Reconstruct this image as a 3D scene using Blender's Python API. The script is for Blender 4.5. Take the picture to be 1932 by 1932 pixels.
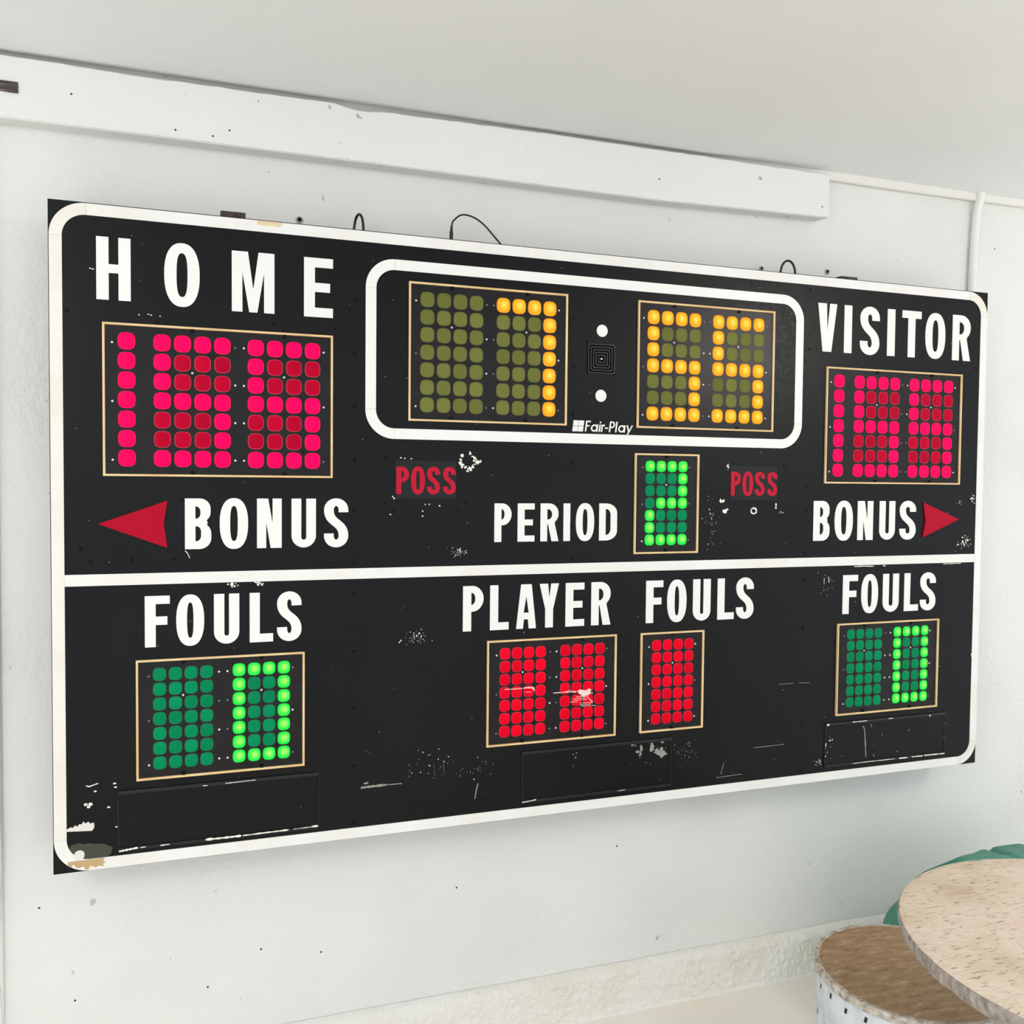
import bpy, bmesh, math, random
from mathutils import Vector, Matrix, noise
from mathutils.geometry import tessellate_polygon

for o in list(bpy.data.objects):
    bpy.data.objects.remove(o, do_unlink=True)
scene = bpy.context.scene
COL = scene.collection
random.seed(7)

# ------------------------------------------------------------------ camera
BX, BY, BZ = 0.0, -0.15, 0.62            # scoreboard: lower left corner of its face
BW, BH = 2.4384, 1.3716                  # 8 ft x 4.5 ft
cam = bpy.data.cameras.new('camera')
cam.sensor_width = 36.0
cam.lens = 1690.0 / 1932.0 * 36.0
cam.clip_start = 0.02
cam_o = bpy.data.objects.new('camera', cam)
COL.objects.link(cam_o)
R0 = (0.94462563, -0.32802238, 0.0091512)
R1 = (-0.00276108, -0.03583133, -0.99935404)
R2 = (0.32813838, 0.94399017, -0.03475289)
cam_o.matrix_world = Matrix(((R0[0], -R1[0], -R2[0], 0.28771 + BX),
                             (R0[1], -R1[1], -R2[1], -2.01506 + BY),
                             (R0[2], -R1[2], -R2[2], 0.81632 + BZ),
                             (0, 0, 0, 1)))
scene.camera = cam_o

# ------------------------------------------------------------------ light
world = bpy.data.worlds.new('world')
scene.world = world
world.use_nodes = True
wbg = world.node_tree.nodes['Background']
wbg.inputs['Color'].default_value = (0.93, 0.97, 1.0, 1)
wbg.inputs['Strength'].default_value = 1.06

def unseen_light(name, loc, radius, power, color):  # unseen lamps, hung as points below the ceiling to brighten it too
    l = bpy.data.lights.new(name, 'POINT')
    l.energy = power; l.color = color; l.shadow_soft_size = radius
    o = bpy.data.objects.new(name, l)
    o.location = loc
    COL.objects.link(o)
unseen_light('unseen_lamp', (2.9, -2.05, 2.10), 0.22, 21, (1.0, 0.94, 0.87))
unseen_light('unseen_lamp.001', (-1.0, -2.6, 2.10), 0.22, 36, (1.0, 0.975, 0.945))

vs = scene.view_settings
vs.view_transform = 'Standard'
vs.look = 'None'
vs.gamma = 1.0
vs.use_curve_mapping = False
vs.exposure = 0.24
scene.cycles.max_bounces = 8
scene.cycles.diffuse_bounces = 6
scene.cycles.glossy_bounces = 3

# ------------------------------------------------------------------ helpers
def lin(r, g, b):
    f = lambda c: (c / 255 / 12.92) if c / 255 <= 0.04045 else ((c / 255 + 0.055) / 1.055) ** 2.4
    return (f(r), f(g), f(b), 1.0)

MATS = {}
def mat(name, rgb, rough=0.6, spec=0.5, metal=0.0, emit=None, estr=0.0):
    if name in MATS:
        return MATS[name]
    m = bpy.data.materials.new(name)
    m.use_nodes = True
    b = m.node_tree.nodes['Principled BSDF']
    b.inputs['Base Color'].default_value = lin(*rgb)
    b.inputs['Roughness'].default_value = rough
    b.inputs['Specular IOR Level'].default_value = spec
    b.inputs['Metallic'].default_value = metal
    if emit:
        b.inputs['Emission Color'].default_value = lin(*emit)
        b.inputs['Emission Strength'].default_value = estr
    MATS[name] = m
    return m

class NT:
    def __init__(s, m):
        s.m = m; s.t = m.node_tree; s.b = s.t.nodes['Principled BSDF']
    def new(s, kind, **kw):
        n = s.t.nodes.new(kind)
        for k, v in kw.items():
            setattr(n, k, v)
        return n
    def link(s, a, b):
        s.t.links.new(a, b)
    def coord(s, scale=(1, 1, 1), rot=(0, 0, 0), out='Object'):
        c = s.new('ShaderNodeTexCoord')
        mp = s.new('ShaderNodeMapping')
        mp.inputs['Scale'].default_value = scale
        mp.inputs['Rotation'].default_value = rot
        s.link(c.outputs[out], mp.inputs['Vector'])
        return mp.outputs['Vector']
    def noise(s, vec, scale, detail=4, rough=0.55):
        n = s.new('ShaderNodeTexNoise')
        n.inputs['Scale'].default_value = scale
        n.inputs['Detail'].default_value = detail
        n.inputs['Roughness'].default_value = rough
        s.link(vec, n.inputs['Vector'])
        return n.outputs['Fac']
    def ramp(s, fac, stops):
        r = s.new('ShaderNodeValToRGB')
        els = r.color_ramp.elements
        while len(els) < len(stops):
            els.new(0.5)
        for e, (p, c) in zip(els, stops):
            e.position = p
            e.color = c if len(c) == 4 else (*c, 1)
        s.link(fac, r.inputs['Fac'])
        return r.outputs['Color']
    def mix(s, fac, a, b, mode='MIX'):
        n = s.new('ShaderNodeMix', data_type='RGBA', blend_type=mode)
        for sock, v in ((n.inputs[0], fac), (n.inputs[6], a), (n.inputs[7], b)):
            if hasattr(v, 'is_linked'):
                s.link(v, sock)
            else:
                sock.default_value = v
        return n.outputs[2]
    def bump(s, h, strength, dist=0.01, prev=None):
        n = s.new('ShaderNodeBump')
        n.inputs['Strength'].default_value = strength
        n.inputs['Distance'].default_value = dist
        s.link(h, n.inputs['Height'])
        if prev is not None:
            s.link(prev, n.inputs['Normal'])
        return n.outputs['Normal']

def obj(name, me, material=None, parent=None, loc=(0, 0, 0), rot=None, smooth=False):
    if isinstance(me, bmesh.types.BMesh):
        bm = me
        me = bpy.data.meshes.new(name)
        bm.to_mesh(me); bm.free()
    if smooth:
        me.polygons.foreach_set('use_smooth', [True] * len(me.polygons))
    if material is not None:
        ms = material if isinstance(material, (list, tuple)) else [material]
        if not me.materials:
            for m in ms:
                me.materials.append(m)
    o = bpy.data.objects.new(name, me)
    o.location = loc
    if rot: o.rotation_euler = rot
    COL.objects.link(o)
    if parent is not None: o.parent = parent
    return o

def thing(name, label, cat, loc=(0, 0, 0), group=None):
    o = bpy.data.objects.new(name, None)
    o.empty_display_size = 0.05
    o.location = loc
    COL.objects.link(o)
    return tag(o, label, cat, group)

def tag(o, label, cat, group=None):
    o['label'] = label; o['category'] = cat
    if group: o['group'] = group
    return o

def struct(o):
    o['kind'] = 'structure'
    return o

def box(bm, x0, x1, y0, y1, z0, z1, bevel=0.0):
    vs_ = [bm.verts.new((x, y, z)) for x in (x0, x1) for y in (y0, y1) for z in (z0, z1)]
    fs = []
    for q in ((0, 1, 3, 2), (4, 6, 7, 5), (0, 4, 5, 1), (2, 3, 7, 6), (0, 2, 6, 4), (1, 5, 7, 3)):
        fs.append(bm.faces.new([vs_[i] for i in q]))
    if bevel:
        es = list({e for f in fs for e in f.edges})
        bmesh.ops.bevel(bm, geom=es, offset=bevel, segments=2, affect='EDGES', profile=0.5)
    bmesh.ops.recalc_face_normals(bm, faces=bm.faces)
    return bm

def boxm(*a, **k):
    return box(bmesh.new(), *a, **k)

def area2(p):
    return sum(p[i][0] * p[(i + 1) % len(p)][1] - p[(i + 1) % len(p)][0] * p[i][1] for i in range(len(p)))

def prism(bm, polys, y0, y1):
    """Flat shape in the x-z plane, outline plus holes, from y0 (back) to y1 (front)."""
    ls = []
    for i, p in enumerate(polys):
        ccw = area2(p) > 0
        if ccw != (i == 0):
            p = list(reversed(p))
        ls.append(p)
    tris = tessellate_polygon([[Vector((x, z, 0)) for x, z in p] for p in ls])
    flat = [q for p in ls for q in p]
    fr = [bm.verts.new((x, y1, z)) for x, z in flat]
    bk = [bm.verts.new((x, y0, z)) for x, z in flat]
    for t in tris:
        a, b, c = (flat[i] for i in t)
        s = (b[0] - a[0]) * (c[1] - a[1]) - (c[0] - a[0]) * (b[1] - a[1])
        t = t if s > 0 else t[::-1]
        try:
            bm.faces.new([fr[i] for i in t])
        except ValueError:
            pass
    k = 0
    for p in ls:
        n = len(p)
        for i in range(n):
            a, b = k + i, k + (i + 1) % n
            bm.faces.new((fr[a], bk[a], bk[b], fr[b]))
        k += n
    return bm

def tube(bm, pts, r, seg=10, cap=True):
    pts = [Vector(p) for p in pts]
    rings = []
    up = Vector((0, 1, 0))
    for i, p in enumerate(pts):
        d = (pts[min(i + 1, len(pts) - 1)] - pts[max(i - 1, 0)]).normalized()
        a = d.cross(up)
        if a.length < 1e-4:
            a = d.cross(Vector((1, 0, 0)))
        a.normalize(); b = d.cross(a).normalized()
        rr = r[i] if isinstance(r, (list, tuple)) else r
        rings.append([bm.verts.new(p + rr * (math.cos(t) * a + math.sin(t) * b))
                      for t in (2 * math.pi * k / seg for k in range(seg))])
    for A, B in zip(rings, rings[1:]):
        for k in range(seg):
            bm.faces.new((A[k], A[(k + 1) % seg], B[(k + 1) % seg], B[k]))
    if cap:
        bm.faces.new(rings[0][::-1]); bm.faces.new(rings[-1])
    bmesh.ops.recalc_face_normals(bm, faces=bm.faces)
    return bm

def lathe(bm, prof, seg=48, c=(0, 0)):
    rings = []
    for r, z in prof:
        if r < 1e-6:
            rings.append([bm.verts.new((c[0], c[1], z))])
        else:
            rings.append([bm.verts.new((c[0] + r * math.cos(2 * math.pi * k / seg), c[1] + r * math.sin(2 * math.pi * k / seg), z)) for k in range(seg)])
    for A, B in zip(rings, rings[1:]):
        for k in range(seg):
            j = (k + 1) % seg
            if len(A) == 1: bm.faces.new((A[0], B[k], B[j]))
            elif len(B) == 1: bm.faces.new((A[k], A[j], B[0]))
            else: bm.faces.new((A[k], A[j], B[j], B[k]))
    bmesh.ops.recalc_face_normals(bm, faces=bm.faces)
    return bm

def smoothpath(pts, n=8):
    out = []
    P = [Vector(p) for p in pts]
    for i in range(len(P) - 1):
        p0, p1, p2, p3 = P[max(i - 1, 0)], P[i], P[i + 1], P[min(i + 2, len(P) - 1)]
        for k in range(n):
            t = k / n
            out.append(0.5 * ((2 * p1) + (p2 - p0) * t + (2 * p0 - 5 * p1 + 4 * p2 - p3) * t * t + (3 * p1 - p0 - 3 * p2 + p3) * t ** 3))
    out.append(P[-1])
    return out

# ------------------------------------------------------------------ materials
def wall_material(name, rgb, rough=0.55, bump=0.35, smudge=0.5):
    m = mat(name, rgb, rough, 0.3)
    n = NT(m)
    v = n.coord()
    big = n.noise(v, 1.3, 3)
    base = n.ramp(big, [(0.3, lin(*[c * 0.985 for c in rgb])), (0.7, lin(*rgb))])
    sp = n.noise(v, 26, 3, 0.5)
    mask = n.ramp(sp, [(0.715, (0, 0, 0)), (0.75, (smudge,) * 3)])
    base = n.mix(mask, base, lin(150, 148, 142))
    n.link(base, n.b.inputs['Base Color'])
    patch = n.noise(v, 2.2, 2)
    pm = n.ramp(patch, [(0.45, (0.15,) * 3), (0.62, (1, 1, 1))])
    fine = n.noise(v, 55, 6, 0.62)
    h = n.mix(1.0, fine, pm, 'MULTIPLY')
    b1 = n.bump(h, bump, 0.010)
    b2 = n.bump(n.noise(v, 5, 3), 0.25, 0.012, b1)
    n.link(b2, n.b.inputs['Normal'])
    return m

M_wall = wall_material('white_wall_paint', (233, 234, 231), bump=0.6)
M_ceil = wall_material('white_ceiling_paint', (241, 243, 243), bump=0.12, smudge=0.0)
M_beam = wall_material('white_beam_paint', (233, 234, 231), bump=0.3, smudge=0.7)
M_trim = wall_material('cream_trim_paint', (234, 232, 227), bump=0.2)
M_floor = mat('cream_floor_paint', (242, 237, 228), 0.5, 0.4)
n = NT(M_floor); v = n.coord()
n.link(n.ramp(n.noise(v, 3, 5), [(0.3, lin(236, 229, 217)), (0.55, lin(243, 238, 229)), (0.8, lin(245, 242, 236))]), n.b.inputs['Base Color'])
n.link(n.bump(n.noise(v, 40, 5), 0.15, 0.004), n.b.inputs['Normal'])
M_base = mat('rough_plaster', (238, 234, 224), 0.6, 0.3)
n = NT(M_base); v = n.coord()
n.link(n.ramp(n.noise(v, 4, 5), [(0.25, lin(234, 227, 213)), (0.45, lin(243, 240, 233)), (0.75, lin(245, 244, 241))]), n.b.inputs['Base Color'])
n.link(n.bump(n.noise(v, 60, 6, 0.65), 0.6, 0.010), n.b.inputs['Normal'])

# scoreboard sheet: black enamel, slightly wavy and scuffed
M_black = mat('black_enamel', (10, 11, 13), 0.34, 0.19)
n = NT(M_black); v = n.coord()
n.link(n.ramp(n.noise(v, 60, 4, 0.7), [(0.35, (0.28,) * 3), (0.7, (0.42,) * 3)]), n.b.inputs['Roughness'])
n.link(n.ramp(n.noise(v, 2.5, 4), [(0.3, lin(8, 9, 12)), (0.7, lin(15, 16, 17))]), n.b.inputs['Base Color'])
b1 = n.bump(n.noise(v, 2.0, 2), 0.12, 0.02)
n.link(n.bump(n.noise(v, 900, 2), 0.05, 0.0005, b1), n.b.inputs['Normal'])
M_cab = mat('black_cabinet', (24, 24, 28), 0.5, 0.4)
M_white = mat('white_vinyl', (241, 241, 239), 0.38, 0.45)
def worn_white(name, a, b_):
    m = mat(name, a, 0.42, 0.4)
    n = NT(m); v = n.coord()
    n.link(n.ramp(n.noise(v, 5, 5, 0.65), [(0.35, lin(*b_)), (0.62, lin(*a))]), n.b.inputs['Base Color'])
    return m
M_border = worn_white('white_border_vinyl', (240, 240, 239), (233, 230, 225))
M_border_old = worn_white('yellowed_border_vinyl', (238, 235, 229), (231, 225, 214))
M_plate = mat('smoked_display_plate', (20, 18, 20), 0.3, 0.26)
n = NT(M_plate); v = n.coord()
n.link(n.ramp(n.noise(v, 14, 5, 0.7), [(0.4, lin(16, 14, 16)), (0.75, lin(30, 28, 29))]), n.b.inputs['Base Color'])
M_frame = mat('cream_bead', (240, 207, 152), 0.4, 0.5)
n = NT(M_frame); v = n.coord()
n.link(n.ramp(n.noise(v, 9, 4), [(0.35, lin(232, 194, 136)), (0.65, lin(246, 218, 168))]), n.b.inputs['Base Color'])
M_screw = mat('black_screw', (7, 7, 8), 0.4, 0.15)
M_rivet = mat('white_rivet', (225, 225, 225), 0.3, 0.5)
M_rivet_dim = mat('grey_rivet', (115, 115, 118), 0.35, 0.5)
M_letter_red = mat('red_letter', (192, 18, 50), 0.4, 0.15)
M_arrow = mat('red_arrow_plastic', (178, 0, 40), 0.45, 0.12)
M_arrow_edge = mat('red_arrow_edge', (150, 4, 34), 0.4, 0.4)
M_poss = mat('black_window', (17, 18, 19), 0.26, 0.28)
M_grille = mat('black_grille', (20, 20, 21), 0.4, 0.5)
M_grille_gap = mat('grille_gap', (3, 3, 3), 0.8, 0.1)
M_rail = mat('black_rail', (24, 24, 26), 0.32, 0.35)
M_chip = mat('bare_primer', (238, 238, 226), 0.6, 0.3)
M_chip_grey = mat('grey_scuff', (150, 150, 142), 0.6, 0.3)
M_chip_dim = mat('faint_scuff', (78, 80, 78), 0.55, 0.3)
M_paper = mat('torn_paper', (226, 224, 219), 0.8, 0.2)
M_glue = mat('tan_glue', (196, 164, 118), 0.6, 0.3)
M_tape = mat('old_tape', (62, 62, 48), 0.4, 0.4)
M_rubber = mat('black_rubber', (12, 12, 15), 0.4, 0.5)
M_rust = mat('rusty_bracket', (48, 38, 36), 0.6, 0.4)
n = NT(M_rust); v = n.coord()
n.link(n.ramp(n.noise(v, 60, 4), [(0.4, lin(38, 32, 34)), (0.7, lin(92, 70, 60))]), n.b.inputs['Base Color'])
M_pink = mat('pink_knob', (205, 110, 118), 0.4, 0.5)

def lens_mats(key, face, rim, lit=None):
    """face and rim of a coloured lens; lit: (centre, edge, strength) of the glow of its bulb"""
    f = mat(key + '_lens', face, 0.5, 0.06)
    r = mat(key + '_rim', rim, 0.4, 0.2)
    if lit:
        ctr, edge, st, rimst = lit
        nt = NT(f)
        c = nt.new('ShaderNodeTexCoord')
        ln = nt.new('ShaderNodeVectorMath', operation='DISTANCE')
        nt.link(c.outputs['Object'], ln.inputs[0])
        ln.inputs[1].default_value = (0.05, 0, 0.08)
        col = nt.ramp(ln.outputs['Value'], [(0.05, lin(*ctr)), (0.75, lin(*edge))])
        nt.link(col, nt.b.inputs['Emission Color'])
        nt.b.inputs['Emission Strength'].default_value = st
        r.node_tree.nodes['Principled BSDF'].inputs['Emission Color'].default_value = lin(*edge)
        r.node_tree.nodes['Principled BSDF'].inputs['Emission Strength'].default_value = rimst
    else:
        nt = NT(f)
        oi = nt.new('ShaderNodeObjectInfo')
        col = nt.ramp(oi.outputs['Random'], [(0.0, lin(*[c * 0.93 for c in face])), (1.0, lin(*[min(255, c * 1.05) for c in face]))])
        nt.link(col, nt.b.inputs['Base Color'])
    return [f, r]
LM = {
    'red_on': lens_mats('red_on', (120, 0, 30), (150, 0, 40), ((255, 0, 98), (255, 0, 84), 0.97, 0.75)),
    'red_off': lens_mats('red_off', (188, 0, 46), (190, 50, 74)),
    'crimson_off': lens_mats('crimson_off', (234, 0, 38), (215, 36, 66)),
    'amber_on': lens_mats('amber_on', (120, 60, 0), (130, 60, 10), ((255, 226, 92), (250, 164, 36), 0.98, 0.62)),
    'amber_off': lens_mats('amber_off', (112, 116, 58), (96, 98, 56)),
    'green_on': lens_mats('green_on', (0, 80, 10), (0, 70, 20), ((196, 255, 116), (40, 240, 76), 0.98, 0.6)),
    'green_off': lens_mats('green_off', (0, 136, 86), (40, 112, 82)),
}

# ------------------------------------------------------------------ room
ZC = 1.712 + BZ       # ceiling height
def grid_plane(name, x0, x1, y0, y1, z, m, flip=False):
    bm = bmesh.new()
    q = [bm.verts.new(p) for p in ((x0, y0, z), (x1, y0, z), (x1, y1, z), (x0, y1, z))]
    bm.faces.new(q[::-1] if flip else q)
    return struct(obj(name, bm, m))
bm = boxm(-2.5, 5.0, -4.6, 0.0, -0.1, 0.0)
struct(obj('floor', bm, M_floor))
bm = bmesh.new()                          # plastered ceiling, edge curled up above the beam to deepen the shade there
rows = []
for i in range(151):
    x = -2.5 + 7.5 * i / 150
    L = 0.20 if x < 1.75 else max(0.05, 0.20 - (x - 1.75) * 0.5)      # reach of the turned-up edge
    drop = 0.038 - 0.030 * min(1.0, max(0.0, (x - 1.55) / 0.50))
    row = []
    for y in [-4.6, -2.0, -0.8] + [-0.3 * (1 - j / 13) for j in range(13)] + [0.0]:
        t = max(0.0, (y + L) / L)
        row.append(bm.verts.new((x, y, ZC - drop + (drop - 0.006) * t * t)))
    row.append(bm.verts.new((x, 0.0, ZC + 0.1))); row.append(bm.verts.new((x, -4.6, ZC + 0.1)))
    rows.append(row)
for A, B in zip(rows, rows[1:]):
    for j in range(len(A)):
        q = (j + 1) % len(A)
        f = bm.faces.new((A[j], A[q], B[q], B[j])); f.smooth = j < 16
bm.faces.new(rows[0]); bm.faces.new(rows[-1])
bmesh.ops.recalc_face_normals(bm, faces=bm.faces)
struct(obj('ceiling', bm, M_ceil))
bm = boxm(-2.5, 5.0, 0.0, 0.1, -0.1, ZC + 0.1)
struct(obj('wall_back', bm, M_wall))

def fb(x, s, k=0.0, a=1.0):
    return a * noise.fractal(Vector((x * s, k, k * 1.7)), 1.0, 2.0, 5)

# long batten beam below the ceiling, its edges chipped
def beam(name, x0, x1, yb, yf, zt, zb, m, n=260, jag=0.0022):
    bm = bmesh.new()
    rings = []
    for i in range(n + 1):
        x = x0 + (x1 - x0) * i / n
        t, b = zt(x), zb(x)
        jt = fb(x, 30, 1.0, jag) + max(0, fb(x, 9, 4.0, jag * 1.5))
        jb = fb(x, 34, 2.0, jag * 0.8)
        ring = [(yb, t), (yf + 0.004, t - jt * 0.3), (yf, t - 0.003 - jt), (yf + fb(x, 3, 6, .001), (t + b) / 2),
                (yf, b + 0.003 + jb), (yf + 0.004, b + jb * 0.3), (yb, b + 0.006)]
        rings.append([bm.verts.new((x, y, z)) for y, z in ring])
    k = len(rings[0])
    for A, B in zip(rings, rings[1:]):
        for j in range(k):
            bm.faces.new((A[j], A[(j + 1) % k], B[(j + 1) % k], B[j]))
    bm.faces.new(rings[0]); bm.faces.new(rings[-1])
    bmesh.ops.recalc_face_normals(bm, faces=bm.faces)
    return struct(obj(name, bm, m))
def lerp(tab):
    def f(x):
        if x <= tab[0][0]: return tab[0][1]
        for (a, va), (b, vb) in zip(tab, tab[1:]):
            if x <= b: return va + (vb - va) * (x - a) / (b - a)
        return tab[-1][1]
    return f
beam('trim_1', -2.5, 1.949, 0.0, -0.06,
     lerp([(-3, 1.682 + BZ), (0.0, 1.680 + BZ), (0.16, 1.677 + BZ), (0.58, 1.680 + BZ), (0.625, 1.671 + BZ), (0.66, 1.670 + BZ), (0.68, 1.676 + BZ), (0.8, 1.677 + BZ), (1.0, 1.681 + BZ), (1.1, 1.682 + BZ), (2, 1.681 + BZ)]),
     lerp([(-3, 1.551 + BZ), (0.7, 1.552 + BZ), (1.4, 1.549 + BZ), (1.95, 1.560 + BZ)]), M_beam)
# slim batten where wall and ceiling meet
beam('trim_2', -2.5, 5.0, 0.0, -0.022, lambda x: ZC - .004, lambda x: 1.682 + BZ + 0.002 * math.sin(x * 5), M_trim, n=300, jag=0.0012)
# corner bead on the left
bm = bmesh.new()
box(bm, -0.30, -0.119, -0.012, 0.0, 0.0, 1.56 + BZ, bevel=0.004)
struct(obj('trim_3', bm, M_wall))

# rough plaster plinth along the floor
bm = bmesh.new()
NX, NZ = 1300, 30
prof = [(0.0, 0.129), (-0.008, 0.1265), (-0.015, 0.123), (-0.020, 0.117)] + [(-0.0225 - 0.002 * (1 - j / NZ), 0.111 * (1 - j / NZ)) for j in range(NZ)] + [(-0.0285, 0.0)]
rows = []
for i in range(NX + 1):
    x = -0.5 + 4.3 * i / NX
    row = []
    low = noise.fractal(Vector((x * 6, 0, 8.1)), 1.0, 2.0, 4) * 0.0035
    for j, (y, z) in enumerate(prof):
        a = 0.0 if j in (0, len(prof) - 1) else 1.0
        d = noise.fractal(Vector((x * 75, z * 60, 3.1)), 0.8, 2.0, 4) * 0.0042 * a + noise.fractal(Vector((x * 20, z * 22, 1.1)), 1.0, 2.0, 3) * 0.0026 * a
        row.append(bm.verts.new((x, y - d - 0.001, z + low * min(1, z / .1) * (1 if j else .8))))
    rows.append(row)
for A, B in zip(rows, rows[1:]):
    for j in range(len(prof) - 1):
        bm.faces.new((A[j], A[j + 1], B[j + 1], B[j]))
bmesh.ops.recalc_face_normals(bm, faces=bm.faces)
o = struct(obj('baseboard_back', bm, M_base, smooth=True))

# ------------------------------------------------------------------ scoreboard
SB = thing('scoreboard', 'large black basketball scoreboard with white lettering and lit coloured digits hanging on the white wall', 'scoreboard', (BX, BY, BZ))
bm = boxm(0.002, BW - 0.002, 0.002, 0.15, 0.002, BH - 0.002)
obj('cabinet', bm, M_cab, SB)
SEAM = 0.5925
obj('face_panel', boxm(0.0, BW, 0.0, 0.004, SEAM, BH, bevel=0.0008), M_black, SB)
obj('face_panel', boxm(0.0, BW, 0.0006, 0.004, 0.0, SEAM, bevel=0.0008), M_black, SB)

def arc(cx, cz, rx, rz, a0, a1, n):
    return [(cx + rx * math.cos(math.radians(a0 + (a1 - a0) * i / n)), cz + rz * math.sin(math.radians(a0 + (a1 - a0) * i / n))) for i in range(n + 1)]

VT = 0.0009      # lettering film thickness
def flat(name, polys, m, parent=SB, y0=0.0006, y1=-VT, label=None):
    cx = sum(p[0] for p in polys[0]) / len(polys[0]); cz = sum(p[1] for p in polys[0]) / len(polys[0])
    bm = prism(bmesh.new(), [[(x - cx, z - cz) for x, z in p] for p in polys], y0, y1)
    o = obj(name, bm, m, parent, (cx, 0, cz))
    if label: o['label'] = label
    return o

def ring_border(x0, x1, z0, z1, w, r, mats, g=0.0004):
    """rounded border tape: four straight strips and four corner pieces, thin seams between them"""
    s = ['bottom', 'right', 'top', 'left']
    st = {'top': [(x0 + r + g, z1 - w), (x1 - r - g, z1 - w), (x1 - r - g, z1), (x0 + r + g, z1)],
          'bottom': [(x0 + r + g, z0), (x1 - r - g, z0), (x1 - r - g, z0 + w), (x0 + r + g, z0 + w)],
          'left': [(x0, z0 + r + g), (x0 + w, z0 + r + g), (x0 + w, z1 - r - g), (x0, z1 - r - g)],
          'right': [(x1 - w, z0 + r + g), (x1, z0 + r + g), (x1, z1 - r - g), (x1 - w, z1 - r - g)]}
    for k in s:
        flat('border_strip', [st[k]], mats[k])
    for k, cx, cz, a in (('tl', x0 + r, z1 - r, 90), ('tr', x1 - r, z1 - r, 0), ('bl', x0 + r, z0 + r, 180), ('br', x1 - r, z0 + r, 270)):
        p = arc(cx, cz, r, r, a, a + 90, 16) + arc(cx, cz, r - w, r - w, a + 90, a, 14)
        flat('border_corner', [p], mats[k])
ring_border(0.0016, BW - 0.0008, 0.0012, BH - 0.002, 0.0236, 0.068,
            dict(top=M_border, bottom=M_border, left=M_border_old, right=M_border, tl=M_border_old, tr=M_border_old, bl=M_border, br=M_border_old))
ring_border(0.6372, 1.8058, 0.909, 1.3133, 0.0239, 0.066, dict.fromkeys(('top', 'bottom', 'left', 'right', 'tl', 'tr', 'bl', 'br'), M_white))
flat('divider_strip', [[(0.0254, 0.5925), (2.4146, 0.5925), (2.4146, 0.6163), (0.0254, 0.6163)]], M_border)

# ---- condensed gothic capitals, drawn in a w x h box
def stroke(path, a, b):
    L, R = [], []
    for i, p in enumerate(path):
        q0, q1 = path[max(i - 1, 0)], path[min(i + 1, len(path) - 1)]
        dx, dz = q1[0] - q0[0], q1[1] - q0[1]
        l = math.hypot(dx, dz) or 1
        nx, nz = -dz / l, dx / l
        k = math.sqrt((a * nx) ** 2 + (b * nz) ** 2) or 1
        ox, oz = a * a * nx / k, b * b * nz / k
        L.append((p[0] + ox, p[1] + oz)); R.append((p[0] - ox, p[1] - oz))
    return L + R[::-1]
def bez(p0, c1, c2, p3, n):
    return [tuple(((1 - t) ** 3) * a + 3 * t * (1 - t) ** 2 * b + 3 * t * t * (1 - t) * c + t ** 3 * d for a, b, c, d in zip(p0, c1, c2, p3)) for t in (i / n for i in range(n + 1))]
def superell(cx, cz, rx, rz, e, n=40):
    out = []
    for i in range(n):
        t = 2 * math.pi * i / n
        c, s = math.cos(t), math.sin(t)
        out.append((cx + rx * math.copysign(abs(c) ** (2 / e), c), cz + rz * math.copysign(abs(s) ** (2 / e), s)))
    return out
def bowl(x0, x1, z0, z1, rx, rz, n=9):
    return [(x0, z0), (x1 - rx, z0)] + arc(x1 - rx, z0 + rz, rx, rz, -90, 0, n)[1:] + arc(x1 - rx, z1 - rz, rx, rz, 0, 90, n) + [(x0, z1)]
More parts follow.
